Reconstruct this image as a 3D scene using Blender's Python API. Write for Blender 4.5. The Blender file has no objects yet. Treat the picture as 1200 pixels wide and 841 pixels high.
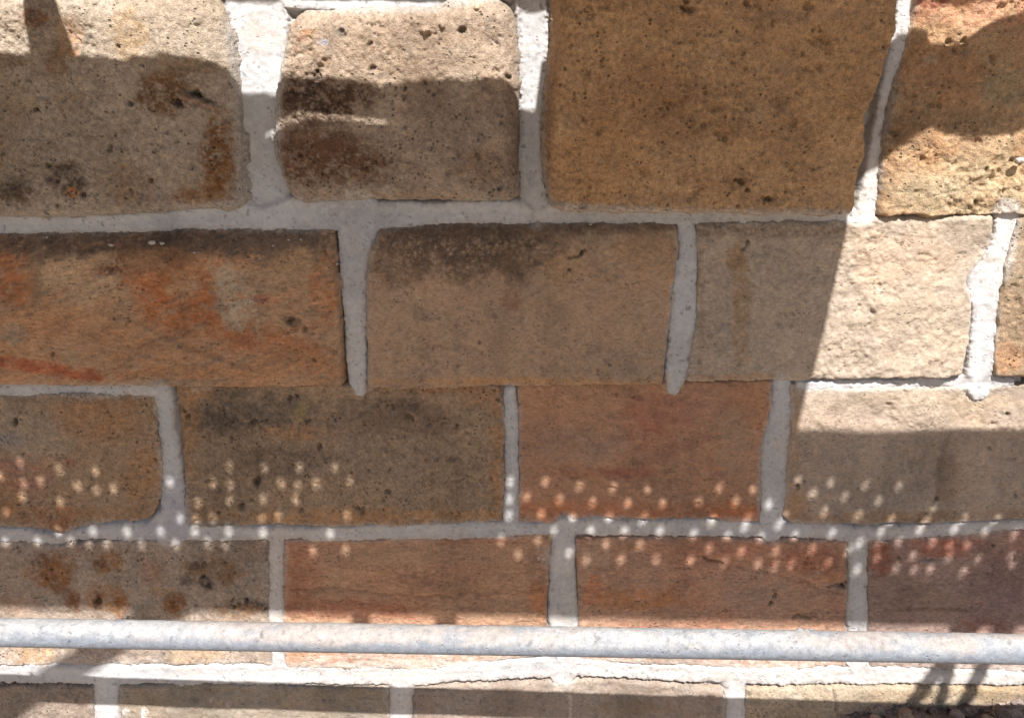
import bpy, math, random
import numpy as np
from mathutils import Vector

S = bpy.context.scene
C = S.collection
# ------------------------------------------------------------------ camera
CAM_D, PITCH, FPX = 1.30, math.radians(22.0), 924.0      # metres to the wall, downward pitch, focal length (px of 1200)
cd = bpy.data.cameras.new('camera'); cam = bpy.data.objects.new('camera', cd); C.objects.link(cam)
cam.location = (0, -CAM_D, 0); cam.rotation_euler = (math.pi/2 - PITCH, 0, 0)
cd.sensor_width = 36; cd.lens = FPX/1200*36; cd.clip_start = 0.02; cd.clip_end = 500
S.camera = cam
# ------------------------------------------------------------------ light
TE = 1.43                                                  # tan of the sun's elevation against the wall normal
LV = np.array([-0.139, 1.0, -TE]); LN = LV/np.linalg.norm(LV)   # the way sunlight travels
sun_el = math.asin(-LN[2]); sx, sy = -LN[0], -LN[1]
w = bpy.data.worlds.new('World'); S.world = w; w.use_nodes = True
nt = w.node_tree; bg = nt.nodes['Background']
sky = nt.nodes.new('ShaderNodeTexSky'); sky.sky_type = 'NISHITA'; sky.sun_disc = False
sky.sun_elevation = sun_el; sky.sun_rotation = math.atan2(sx, sy)
sky.air_density = 1.0; sky.dust_density = 1.0
nt.links.new(sky.outputs[0], bg.inputs[0]); bg.inputs[1].default_value = 0.052
sl = bpy.data.lights.new('sun', 'SUN'); sl.energy = 5.0; sl.angle = math.radians(0.5); sl.color = (1.0, 0.985, 0.97)
sun = bpy.data.objects.new('sun', sl); C.objects.link(sun)
sun.rotation_euler = Vector(LN.tolist()).to_track_quat('-Z', 'Y').to_euler()
S.view_settings.view_transform = 'Standard'; S.view_settings.look = 'None'
S.view_settings.exposure = 1.20; S.view_settings.gamma = 1.0
S.view_settings.use_curve_mapping = False
S.cycles.max_bounces = 6; S.cycles.diffuse_bounces = 4
KS = 1.22                                                   # tone seen in open shade -> real surface colour

# ------------------------------------------------------------------ mapping
cp, sp = math.cos(PITCH), math.sin(PITCH)
def unproj(u, v, y=0.0):
    """a pixel of the photograph (1200x841) to the point of the plane at depth y"""
    u = np.asarray(u, float); v = np.asarray(v, float)
    X = (u-600)/FPX; Y = -(v-420.5)/FPX
    dy = cp + Y*sp; dz = -sp + Y*cp
    t = (y+CAM_D)/dy
    return np.stack([X*t, np.zeros_like(t)+y, dz*t], -1)
def tosun(P, z):
    """from a wall point towards the sun up to height z"""
    P = np.asarray(P, float); s = (P[..., 2]-z)/LV[2]
    return P - LV*s[..., None]
# ------------------------------------------------------------------ noise
def _hash(ix, iy, seed):
    h = (ix.astype(np.int64)*374761393 + iy.astype(np.int64)*668265263 + seed*1274126177) & 0xffffffff
    h = ((h ^ (h >> 13))*1103515245) & 0xffffffff
    h = ((h ^ (h >> 16))*2246822519) & 0xffffffff
    return ((h ^ (h >> 15)) & 0xffffff)/float(0xffffff)
def vnoise(x, y, seed=0):
    ix = np.floor(x); iy = np.floor(y); fx = x-ix; fy = y-iy
    fx = fx*fx*fx*(fx*(fx*6-15)+10); fy = fy*fy*fy*(fy*(fy*6-15)+10)
    a = _hash(ix, iy, seed); b = _hash(ix+1, iy, seed); c = _hash(ix, iy+1, seed); d = _hash(ix+1, iy+1, seed)
    return (a+(b-a)*fx)*(1-fy) + (c+(d-c)*fx)*fy - 0.5
def fbm(x, y, seed=0, octv=5, gain=0.5):
    r = 0; a = 1.0; n = 0
    for k in range(octv):
        r = r + a*vnoise(x*2**k*1.01+k*17.3, y*2**k*0.99-k*9.7, seed+k); n += a; a *= gain
    return 2*r/n                                            # about -1..1
def sm(a, b, x):
    t = np.clip((x-a)/(b-a), 0, 1); return t*t*(3-2*t)
def lin(c):
    c = np.asarray(c, float)/255
    c = np.where(c <= .04045, c/12.92, ((c+.055)/1.055)**2.4)
    return (c + (c@np.array([.3, .55, .15])-c)*.14)*np.array([1.01, 1.0, 1.005])
def alb(c, k=None): return np.clip(lin(c)*(KS if k is None else k)*SKYTINT, 0, .9)
SKYTINT = np.array([1.0, 1.0, 1.0])

# ------------------------------------------------------------------ object helpers
def mesh_np(name, V, F, mat, parent=None, col=None, smooth=True, extra=None):
    """V (n,3), F (m,4) quads; extra = list of further faces"""
    me = bpy.data.meshes.new(name)
    F = np.asarray(F, np.int32); nq = len(F)
    loops = F.ravel(); starts = np.arange(nq, dtype=np.int32)*4; tot = np.full(nq, 4, np.int32)
    if extra:
        for f in extra:
            starts = np.append(starts, len(loops)).astype(np.int32); tot = np.append(tot, len(f)).astype(np.int32)
            loops = np.append(loops, f).astype(np.int32)
    me.vertices.add(len(V)); me.vertices.foreach_set('co', np.asarray(V, np.float32).ravel())
    me.loops.add(len(loops)); me.loops.foreach_set('vertex_index', loops)
    me.polygons.add(len(starts)); me.polygons.foreach_set('loop_start', starts)
    try: me.polygons.foreach_set('loop_total', tot)
    except Exception: pass
    me.polygons.foreach_set('use_smooth', np.full(len(starts), smooth))
    me.update(calc_edges=True)
    if col is not None:
        at = me.color_attributes.new('tone', 'FLOAT_COLOR', 'POINT')
        c4 = np.ones((len(V), 4), np.float32); c4[:, :3] = col; at.data.foreach_set('color', c4.ravel())
    me.validate(); me.materials.append(mat)
    o = bpy.data.objects.new(name, me); C.objects.link(o)
    if parent: o.parent = parent
    return o
def empty(name, label, cat, loc=(0, 0, 0), group=None):
    o = bpy.data.objects.new(name, None); C.objects.link(o); o.location = loc
    o.empty_display_size = .1; tag(o, label, cat, group); return o
def tag(o, label=None, cat=None, group=None, kind=None):
    if label: o['label'] = label
    if cat: o['category'] = cat
    if group: o['group'] = group
    if kind: o['kind'] = kind
    return o
def adopt(o, p):
    """parent without moving (parents carry only a location)"""
    o.parent = p; o.location = Vector(o.location) - p.location; return o

# ------------------------------------------------------------------ materials
def newmat(name, rough=.95):
    m = bpy.data.materials.new(name); m.use_nodes = True
    n = m.node_tree.nodes; b = n['Principled BSDF']; b.inputs['Roughness'].default_value = rough
    b.inputs['Specular IOR Level'].default_value = .25
    return m, n, m.node_tree.links, b
def grain_mat(name, fine=520., mid=140., bump=.9, dist=.0016, contrast=.5, pits=.35, pit_scale=170., col=None, streak=(1, 1, 1)):
    m, n, l, b = newmat(name)
    tc = n.new('ShaderNodeTexCoord'); mp = n.new('ShaderNodeMapping'); mp.inputs['Scale'].default_value = streak
    l.new(tc.outputs['Object'], mp.inputs[0])
    def noise(sc, det, ro=.6):
        t = n.new('ShaderNodeTexNoise'); t.inputs['Scale'].default_value = sc; t.inputs['Detail'].default_value = det
        t.inputs['Roughness'].default_value = ro; l.new(mp.outputs[0], t.inputs['Vector']); return t
    nf = noise(fine, 3, .7); nm = noise(mid, 5, .65)
    vo = n.new('ShaderNodeTexVoronoi'); vo.inputs['Scale'].default_value = pit_scale; l.new(mp.outputs[0], vo.inputs['Vector'])
    vr = n.new('ShaderNodeMapRange'); vr.inputs[1].default_value = .12; vr.inputs[2].default_value = .34
    l.new(vo.outputs['Distance'], vr.inputs[0])
    msk = n.new('ShaderNodeMapRange'); msk.inputs[1].default_value = .54; msk.inputs[2].default_value = .62
    nk = noise(45., 3); l.new(nk.outputs[0], msk.inputs[0])
    pit = n.new('ShaderNodeMath'); pit.operation = 'SUBTRACT'; pit.inputs[0].default_value = 1; l.new(vr.outputs[0], pit.inputs[1])
    pm = n.new('ShaderNodeMath'); pm.operation = 'MULTIPLY'; l.new(pit.outputs[0], pm.inputs[0]); l.new(msk.outputs[0], pm.inputs[1])
    # tone
    mr = n.new('ShaderNodeMapRange'); mr.inputs[1].default_value = .38; mr.inputs[2].default_value = .62
    mr.inputs[3].default_value = 1-contrast*.6; mr.inputs[4].default_value = 1+contrast*.55
    av = n.new('ShaderNodeMath'); av.operation = 'MULTIPLY_ADD'; av.inputs[1].default_value = .5
    h2 = n.new('ShaderNodeMath'); h2.operation = 'MULTIPLY'; h2.inputs[1].default_value = .5
    l.new(nm.outputs[0], h2.inputs[0]); l.new(nf.outputs[0], av.inputs[0]); l.new(h2.outputs[0], av.inputs[2])
    l.new(av.outputs[0], mr.inputs[0])
    if col is None:
        at = n.new('ShaderNodeAttribute'); at.attribute_name = 'tone'; src = at.outputs['Color']
    else:
        rg = n.new('ShaderNodeRGB'); rg.outputs[0].default_value = (*col, 1); src = rg.outputs[0]
    mx = n.new('ShaderNodeVectorMath'); mx.operation = 'SCALE'; l.new(src, mx.inputs[0]); l.new(mr.outputs[0], mx.inputs['Scale'])
    pd = n.new('ShaderNodeMath'); pd.operation = 'MULTIPLY_ADD'; pd.inputs[1].default_value = -pits; pd.inputs[2].default_value = 1
    l.new(pm.outputs[0], pd.inputs[0])
    m2 = n.new('ShaderNodeVectorMath'); m2.operation = 'SCALE'; l.new(mx.outputs[0], m2.inputs[0]); l.new(pd.outputs[0], m2.inputs['Scale'])
    l.new(m2.outputs[0], b.inputs['Base Color'])
    # relief
    hs = n.new('ShaderNodeMath'); hs.operation = 'MULTIPLY_ADD'; hs.inputs[1].default_value = -.8
    l.new(pm.outputs[0], hs.inputs[0]); l.new(av.outputs[0], hs.inputs[2])
    bp = n.new('ShaderNodeBump'); bp.inputs['Strength'].default_value = bump; bp.inputs['Distance'].default_value = dist
    l.new(hs.outputs[0], bp.inputs['Height']); l.new(bp.outputs[0], b.inputs['Normal'])
    return m
M_rough = grain_mat('rough_limestone', 430, 130, 1.0, .0050, .62, .45, 130)
M_sand = grain_mat('sandstone', 560, 190, 1.0, .0024, .42, .30, 190, streak=(.7, 1, 1.25))
M_band = grain_mat('banded_sandstone', 460, 140, 1.0, .0032, .55, .30, 170, streak=(.6, 1, 1.25))
M_mortar = grain_mat('mortar', 520, 120, .9, .0015, .22, .15, 150)
M_zinc = grain_mat('zinc_and_mortar', 420, 90, .9, .0018, .4, .1, 160)
M_soil = grain_mat('dry_soil', 240, 60, 1.0, .004, .7, .3, 60)

# ------------------------------------------------------------------ stones
def resample(pl, n, key=0):
    pl = np.asarray(pl, float); d = np.r_[0, np.cumsum(np.hypot(*np.diff(pl, axis=0).T))]
    t = np.linspace(0, d[-1], n)
    p = np.stack([np.interp(t, d, pl[:, 0]), np.interp(t, d, pl[:, 1])], -1)
    if n > 20:                                              # soften the corners of the traced line
        k = max(3, int(n/40)*2+1); ker = np.ones(k)/k
        for a in (0, 1):
            q = np.convolve(np.pad(p[:, a], k//2, mode='edge'), ker, 'valid'); q[0] = p[0, a]; q[-1] = p[-1, a]
            p[:, a] = q
    return p
def blobmask(u, v, b, seed):
    x0, y0, rx, ry = b[:4]; ang = math.radians(b[6]) if len(b) > 6 else 0
    dx = u-x0; dy = v-y0; c, s = math.cos(ang), math.sin(ang)
    a = (dx*c+dy*s)/rx; bb = (-dx*s+dy*c)/ry
    r = np.sqrt(a*a+bb*bb)
    q = max(6., min(rx, ry, 40.))
    r = r + .68*fbm(u/q/.9, v/q/.9, seed+77, 6, .72)
    return sm(1.25, .55, r)*np.clip(.95+1.5*fbm(u/3.4, v/3.4, seed+79, 4, .75)+.7*fbm(u/11, v/11, seed+83, 2), .12, 1.1)*(b[5] if len(b) > 5 else .8)
# strips: list of (u, v, half width) in the photograph's pixels, then depth of the surface (negative = towards the viewer)
MS = [
 ([(300, -40, 34), (304, 60, 31), (305, 110, 25), (306, 180, 23), (312, 226, 27)], -.005),
 ([(-600, -27, 10), (240, -24, 10), (300, -18, 16), (345, -4, 13), (430, 0, 12), (500, -1, 12), (560, -12, 12), (622, -20, 14)], -.010),
 ([(622, -30, 15), (625, 60, 14), (624, 120, 11), (622, 180, 11), (628, 246, 16)], -.005),
 ([(622, -68, 7), (1060, -68, 7)], 0.0), ([(1064, -70, 8), (1060, -20, 8), (1054, 30, 7), (1036, 100, 6), (1023, 170, 6), (1011, 250, 9)], -.014),
 ([(1050, -28, 8), (1500, -30, 9)], -.002),
 ([(-900, 266, 11), (-300, 264, 11), (0, 261, 9), (150, 259, 9), (205, 255, 11), (230, 252, 12), (320, 247, 19), (420, 251, 15), (520, 248, 11), (620, 246, 12), (700, 249, 8), (800, 252, 6), (1000, 252, 5)], -.013),
 ([(-337, -30, 9), (-337, 260, 9)], 0.0), ([(-550, 260, 9), (-550, 450, 9)], 0.0),
 ([(422, 253, 28), (420, 272, 20), (417, 300, 15), (417, 340, 12), (419, 400, 10), (421, 438, 9), (424, 454, 4)], -.017),
 ([(802, 252, 7), (804, 300, 9), (798, 335, 13), (798, 370, 14), (795, 400, 12), (791, 436, 10), (788, 453, 4)], -.017),
 ([(1177, 245, 12), (1172, 280, 12), (1160, 310, 16), (1147, 332, 17), (1150, 360, 13), (1147, 400, 12), (1142, 435, 13), (1142, 450, 13)], -.0155),
 ([(-900, 453, 5), (0, 454, 5), (60, 453, 4), (120, 454, 5), (192, 454, 5)], -.010), ([(935, 449, 3), (960, 449, 4), (1050, 447, 3), (1110, 446, 4), (1142, 445, 8), (1180, 446, 3)], -.010),
 ([(193, 452, 7.5), (198, 500, 7.5), (204, 550, 8.5), (205, 590, 11.5), (201, 618, 17.5)], -.0104), ([(178, 618, 6.5), (205, 606, 17.5)], -.0100),
 ([(-260, 450, 6.5), (-260, 620, 6.5)], -.0100), ([(-310, 620, 6.5), (-310, 780, 5)], -.0100),
 ([(598, 455, 5.5), (600, 530, 5.5), (598, 615, 6.5)], -.0104),
 ([(914, 447, 8.5), (913, 480, 9.5), (906, 530, 12.5), (904, 575, 12.5), (901, 600, 10.5), (902, 616, 13.5)], -.0104),
 ([(-600, 628, 8.5), (0, 623, 6.5), (30, 623, 6), (48, 627, 4), (68, 631, 3.5), (88, 624, 4)], -.0104), ([(88, 624, 2.5), (110, 620, 6.5), (200, 620, 8.5), (300, 621, 5.5), (400, 622, 5.5), (500, 619, 6.5), (598, 616, 7.5), (625, 617, 2.5), (660, 615, 5.5), (690, 614, 6.5), (780, 616, 7.5), (845, 615, 7.5), (930, 618, 6.5), (1000, 622, 6.5), (1060, 620, 5.5), (1130, 616, 4.5), (1200, 611, 2.5), (1500, 607, 3.5)], -.0104),
 ([(326, 622, 6.5), (324, 700, 5.5), (328, 782, 5)], -.0100), ([(662, 614, 9.5), (658, 660, 11.5), (660, 720, 13.5), (660, 785, 13.5)], -.0104), ([(1003, 624, 8.5), (1003, 700, 8.5), (1003, 784, 9.5)], -.0104),
 ([(-600, 786, 8), (0, 785, 8), (200, 786, 8), (350, 787, 8), (480, 788, 7), (600, 780, 9), (700, 779, 7), (800, 785, 6), (900, 789, 6), (1003, 787, 7), (1100, 789, 5), (1200, 791, 4), (1500, 796, 5)], -.0112),
 ([(127, 790, 12.5), (128, 920, 11.5)], -.0104), ([(470, 792, 11.5), (472, 920, 10.5)], -.0104), ([(860, 794, 9.5), (861, 920, 9.5)], -.0104),
]
def mortar_field(U, V):
    best = np.full(U.shape, -1e9); lev = np.zeros(U.shape)
    rg = 2.6*fbm(U/7, V/7, 301, 4, .75)+1.6*fbm(U/32, V/32, 305, 2)-1.0
    for pl, ym in MS:
        pl = np.asarray(pl, float)
        for a, b in zip(pl[:-1], pl[1:]):
            ab = b[:2]-a[:2]; mw = max(a[2], b[2])+12
            sel = (U > min(a[0], b[0])-mw) & (U < max(a[0], b[0])+mw) & (V > min(a[1], b[1])-mw) & (V < max(a[1], b[1])+mw)
            if not sel.any(): continue
            u, v = U[sel], V[sel]
            t = np.clip(((u-a[0])*ab[0]+(v-a[1])*ab[1])/(ab@ab), 0, 1)
            d = (a[2]+(b[2]-a[2])*t) - np.hypot(u-a[0]-t*ab[0], v-a[1]-t*ab[1])*1.0      # >0 inside
            bb = best[sel]; ll = lev[sel]
            # blend levels where strips meet
            wn = 1/(1+np.exp(-(d-bb)/2.5)); ll = ll*(1-wn)+ym*wn; bb = np.maximum(bb, d)
            best[sel] = bb; lev[sel] = ll
    return best, lev, rg
def grime(x, z):
    return 1-.20*sm(.05, .6, fbm(x*5.5, z*2.4, 901, 5, .62))-.10*sm(.1, .6, fbm(x*30, z*7, 907, 4, .6))
wall = empty('stone_wall', 'weathered ashlar block wall with thick pale mortar joints, half in scaffold shade', 'wall')
def stone(top, right, bottom, left, p=.02, r=(.03, .03, .03, .03), base=(130, 110, 90), alt=(105, 85, 65), altk=.5, blobs=(),
          mat=None, step=1.5, rough=1.0, pits=(), seed=1, label=None, yo=None, streak=(1, 1, 0), tilt=(0, 0), grooves=(), rag=1.0, rim=.007, name='stone', lum=1.0, npits=0, slabs=()):
    top, bottom, left, right = map(lambda q: np.asarray(q, float), (top, bottom, left, right))
    wpx = max(abs(top[-1, 0]-top[0, 0]), abs(bottom[-1, 0]-bottom[0, 0])); hpx = max(abs(left[-1, 1]-left[0, 1]), abs(right[-1, 1]-right[0, 1]))
    nu = int(max(12, wpx/step)); nv = int(max(10, hpx/step))
    T = resample(top, nu); B = resample(bottom, nu); L = resample(left, nv); R = resample(right, nv)
    s = np.linspace(0, 1, nu)[None, :, None]; t = np.linspace(0, 1, nv)[:, None, None]
    P = (1-t)*T[None] + t*B[None] + (1-s)*L[:, None] + s*R[:, None] - ((1-s)*(1-t)*T[0] + s*(1-t)*T[-1] + (1-s)*t*B[0] + s*t*B[-1])
    u = P[..., 0]; v = P[..., 1]
    if yo is None: yo = -.35*p
    W = unproj(u, v, yo); x = W[..., 0]; z = W[..., 2]
    # ragged rim
    Wm = abs(W[nv//2, -1, 0]-W[nv//2, 0, 0]); Hm = abs(W[0, nu//2, 2]-W[-1, nu//2, 2])
    ss = np.broadcast_to(s[..., 0], u.shape); tt = np.broadcast_to(t[..., 0], u.shape)
    wob = .0062*rag*fbm(x*26, z*26, seed+5, 6, .68)
    dl, dr, dt, db = ss*Wm+wob, (1-ss)*Wm+wob, tt*Hm+wob, (1-tt)*Hm+wob
    ex = np.maximum(np.clip(1-dl/r[0], 0, 2), np.clip(1-dr/r[1], 0, 2))
    ez = np.maximum(np.clip(1-dt/r[2], 0, 2), np.clip(1-db/r[3], 0, 2))
    e = np.clip(np.hypot(ex, ez), 0, 1.0)
    prof = np.sqrt(np.clip(1-e**2.2, 0, 1))
    zz = (z-z.mean())/max(Hm, .01); xx = (x-x.mean())/max(Wm, .01)
    ca, sa = math.cos(math.radians(streak[2])), math.sin(math.radians(streak[2]))
    xs = (x*ca - z*sa)*streak[0]; zs = (x*sa + z*ca)*streak[1]
    rel = .0065*fbm(xs*9, zs*9, seed, 3) + .0036*fbm(xs*32, zs*32, seed+11, 4, .6) + (.0008+.0026*sm(-.3, .5, fbm(x*12, z*12, seed+21, 3)))*fbm(x*120, z*120, seed+23, 4, .75)
    rel += -.0028*sm(.35, .75, fbm(xs*45, zs*45, seed+31, 4, .6))*rough
    h = p*prof + rel*rough*(.35+.65*prof) + p*(tilt[0]*xx + tilt[1]*zz)*prof
    y = rim*(1-prof) - h
    # colour
    nz = fbm(xs*14, zs*14, seed+41, 6, .62); n2 = fbm(xs*60, zs*60, seed+51, 4, .6)
    A0, A1 = lin(base)*KS*lum, lin(alt)*KS*lum
    col = A0 + (A1-A0)*(altk*sm(-.35, .55, nz+.35*n2))[..., None]
    col = col*(1 + .22*nz + .20*n2 + .14*fbm(x*210, z*210, seed+61, 2) - .20*sm(.30, .62, fbm(xs*26, zs*26, seed+71, 5, .7)))[..., None]
    for k, b in enumerate(blobs):
        mk = blobmask(u, v, b, seed+7*k)[..., None]
        col = col*(1-mk) + lin(b[4])*KS*(1+(lum-1)*.55)*mk*(1+.18*n2[..., None]+.12*nz[..., None])
    mb, _, _ = mortar_field(u, v)
    wash = sm(-9, 1.5, mb+3.2*fbm(u/8, v/8, seed+95, 4, .7)+2.5*fbm(u/2.6, v/2.6, seed+96, 2))[..., None]*.72
    col = col*(1-wash)+lin((150, 144, 135))*KS*1.1*wash*(1+.12*n2[..., None])
    col = col*grime(x, z)[..., None]
    # pits: hollow and holding dirt
    rnd = random.Random(seed*13+1); PL = list(pits)
    u0, u1, v0, v1 = u.min(), u.max(), v.min(), v.max()
    for k in range(int(npits*.6)):
        PL.append((rnd.uniform(max(u0, -60)+8, min(u1, 1260)-8), rnd.uniform(v0+8, v1-8), rnd.choice([1.0, 1.2, 1.5, 1.8, 2.2, 3.2]), rnd.uniform(.35, .8)))
    for (pu, pv, pr, pk) in PL:
        sel = (abs(u-pu) < pr*3+3) & (abs(v-pv) < pr*3+3)
        if not sel.any(): continue
        uu, vv = u[sel], v[sel]
        an = (pu*7.1+pv*3.3) % 3.14; du = uu-pu; dv = vv-pv
        rr = np.hypot(du*math.cos(an)+dv*math.sin(an), (-du*math.sin(an)+dv*math.cos(an))*1.5)/pr + .5*fbm(uu/3.1, vv/3.1, seed+91, 3)
        mk = sm(1.25, .55, rr)*abs(pk)
        y[sel] += mk*pr*.00095*1.6*(1 if pk > 0 else -1)
        if pk > 0: col[sel] = col[sel]*(1-mk*.6)[:, None]
        else: col[sel] = col[sel]*(1+mk*.35)[:, None]
    for (g, wd, dp, dk) in grooves:
        g = np.asarray(g, float); dd = np.full(u.shape, 1e9)
        uw = u+3.0*fbm(u/14, v/14, seed+3, 3); vw = v+3.0*fbm(u/14+9, v/14, seed+4, 3)
        for a, b2 in zip(g[:-1], g[1:]):
            ab = b2-a; tq = np.clip(((uw-a[0])*ab[0]+(vw-a[1])*ab[1])/(ab@ab), 0, 1)
            dd = np.minimum(dd, np.hypot(uw-a[0]-tq*ab[0], vw-a[1]-tq*ab[1]))
        mk = sm(wd, wd*.2, dd); y += mk*dp; col = col*(1-dk*mk)[..., None]
    for (poly, dz_) in slabs:                               # spalled or raised area bounded by a traced polygon
        poly = np.asarray(poly, float)
        uw = u+4*fbm(u/16, v/16, seed+8, 4); vw = v+4*fbm(u/16+5, v/16, seed+9, 4)
        sd = np.full(u.shape, 1e9); ins = np.zeros(u.shape, bool)
        for a, b2 in zip(poly, np.roll(poly, -1, 0)):
            ab = b2-a; tq = np.clip(((uw-a[0])*ab[0]+(vw-a[1])*ab[1])/(ab@ab), 0, 1)
            sd = np.minimum(sd, np.hypot(uw-a[0]-tq*ab[0], vw-a[1]-tq*ab[1]))
            cr = ((a[1] > vw) != (b2[1] > vw)) & (uw < (b2[0]-a[0])*(vw-a[1])/(b2[1]-a[1]+1e-9)+a[0]); ins ^= cr
        y += dz_*sm(-3, 3, np.where(ins, sd, -sd))
    col = np.clip(col, .004, .86)
    V = np.stack([x, y, z], -1).reshape(-1, 3)
    idx = np.arange(nu*nv).reshape(nv, nu)
    F = np.stack([idx[:-1, :-1], idx[1:, :-1], idx[1:, 1:], idx[:-1, 1:]], -1).reshape(-1, 4)
    rim = np.r_[idx[0, :], idx[1:, -1], idx[-1, -2::-1], idx[-2:0:-1, 0]]
    n0 = len(V); Bk = V[rim].copy(); Bk[:, 1] = .14; V = np.r_[V, Bk]
    m = len(rim); j = np.arange(m); j2 = (j+1) % m
    F = np.r_[F, np.stack([rim[j], rim[j2], n0+j2, n0+j], -1)]
    cc = np.r_[col.reshape(-1, 3), col.reshape(-1, 3)[rim]]
    o = mesh_np(name, V, F, mat or M_sand, wall, cc, extra=[list((n0+j)[::-1])])
    if label: o['label'] = label
    return o

# ---- course above the picture
for (a, b2, sd, bs) in ((-420, -150, 101, (150, 130, 105)), (-140, 150, 102, (140, 118, 92)), (162, 440, 103, (150, 125, 98)), (455, 690, 104, (140, 110, 85)), (705, 1000, 105, (150, 120, 85)), (1015, 1300, 106, (165, 110, 80)), (1315, 1600, 107, (150, 125, 100))):
    vb = -34 if b2 < 700 or a > 1010 else -78
    stone([(a, -290), (b2, -290)], [(b2, -290), (b2, vb)], [(a, vb), (b2, vb)], [(a, -290), (a, vb)], p=.03, base=bs, step=4, seed=sd)
# ---- first course in view
stone([(-560, -20), (-345, -20)], [(-345, -20), (-342, 256)], [(-560, 258), (-342, 256)], [(-560, -20), (-560, 258)], p=.035, base=(128, 112, 92), step=4, seed=110)
stone([(-330, -20), (0, -18), (120, -12), (262, -14)], [(262, -14), (277, 40), (287, 110), (291, 180), (295, 250)],
      [(-330, 258), (0, 257), (150, 254), (195, 252), (225, 247), (291, 250)], [(-330, -20), (-330, 258)],
      p=.038, r=(.05, .046, .05, .022), base=(144, 129, 110), alt=(108, 92, 72), altk=.65, mat=M_rough, rough=1.25, seed=3, lum=1.12, npits=90,
      blobs=[(200, 108, 36, 28, (96, 64, 32), .9), (262, 190, 18, 60, (106, 70, 32), .9), (240, 228, 34, 16, (118, 80, 40), .75),
             (240, 118, 26, 9, (70, 52, 38), .6, 20), (245, 122, 30, 3, (150, 118, 92), .8, 18), (88, 118, 20, 14, (112, 82, 48), .5), (88, 205, 24, 22, (70, 52, 38), .85),
             (96, 222, 7, 6, (165, 100, 45), .9), (28, 222, 30, 16, (76, 60, 44), .75), (92, 45, 16, 26, (150, 100, 50), .5), (52, 20, 16, 12, (105, 66, 44), .8),
             (160, 40, 22, 34, (150, 118, 74), .5), (10, 72, 30, 10, (104, 80, 52), .6), (160, 215, 34, 26, (116, 86, 60), .55), (75, 75, 14, 26, (110, 78, 44), .6),
             (225, 80, 50, 14, (105, 78, 50), .5), (110, 150, 70, 40, (140, 126, 108), .45), (200, 165, 40, 26, (138, 124, 106), .5), (20, 130, 40, 40, (122, 102, 78), .5), (2, 180, 14, 40, (108, 78, 45), .5)],
      pits=[(215, 119, 7, 1), (161, 120, 4, .9), (52, 127, 4, .9), (137, 172, 5, .7), (67, 191, 4, .9), (182, 209, 4, .9), (106, 225, 4, .9), (234, 232, 5, -.9), (30, 226, 9, -.8), (236, 108, 7, .9),
            (64, 247, 4, .9), (78, 237, 3, .9), (62, 119, 6, -.7), (120, 7, 4, .7), (270, 145, 5, -.8), (264, 193, 4, -.8)], grooves=[([(222, 104), (240, 112), (258, 120)], 3, .003, .4)])
stone([(343, 9), (420, 7), (500, 6), (525, -4), (602, -6)], [(602, -6), (611, 60), (612, 120), (609, 180), (614, 237)],
      [(338, 230), (356, 238), (430, 236), (520, 238), (614, 237)], [(343, 9), (329, 60), (320, 110), (320, 180), (338, 230)],
      p=.038, r=(.034, .040, .035, .022), base=(142, 124, 104), alt=(112, 90, 70), altk=.6, mat=M_rough, rough=1.3, seed=4, lum=1.15, npits=110,
      blobs=[(382, 112, 62, 30, (74, 55, 41), .95), (385, 188, 72, 38, (92, 64, 42), .9), (378, 165, 50, 26, (86, 58, 38), .7), (430, 222, 40, 9, (145, 130, 110), .7), (540, 150, 60, 50, (122, 103, 85), .5),
             (560, 195, 40, 22, (112, 84, 58), .55), (355, 45, 7, 6, (136, 92, 66), .8), (365, 38, 10, 5, (140, 98, 55), .7), (350, 58, 6, 5, (110, 74, 54), .8), (404, 38, 7, 8, (120, 115, 112), .7), (385, 72, 5, 4, (150, 110, 55), .7),
             (380, 50, 7, 4, (120, 128, 150), .7), (470, 60, 130, 40, (132, 112, 90), .6)],
      pits=[(543, 36, 6, .9), (437, 52, 4, .8), (439, 80, 5, .8), (596, 90, 5, .8), (570, 108, 5, -.9), (502, 35, 6, -.8), (520, 30, 5, -.8), (560, 8, 5, -.8), (582, 187, 5, -.9), (477, 103, 3, .9), (510, 110, 3, .8), (500, 96, 3, .9), (480, 133, 3, -.9), (560, 180, 5, .6), (375, 90, 8, .6), (404, 38, 6, .7)])
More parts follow.
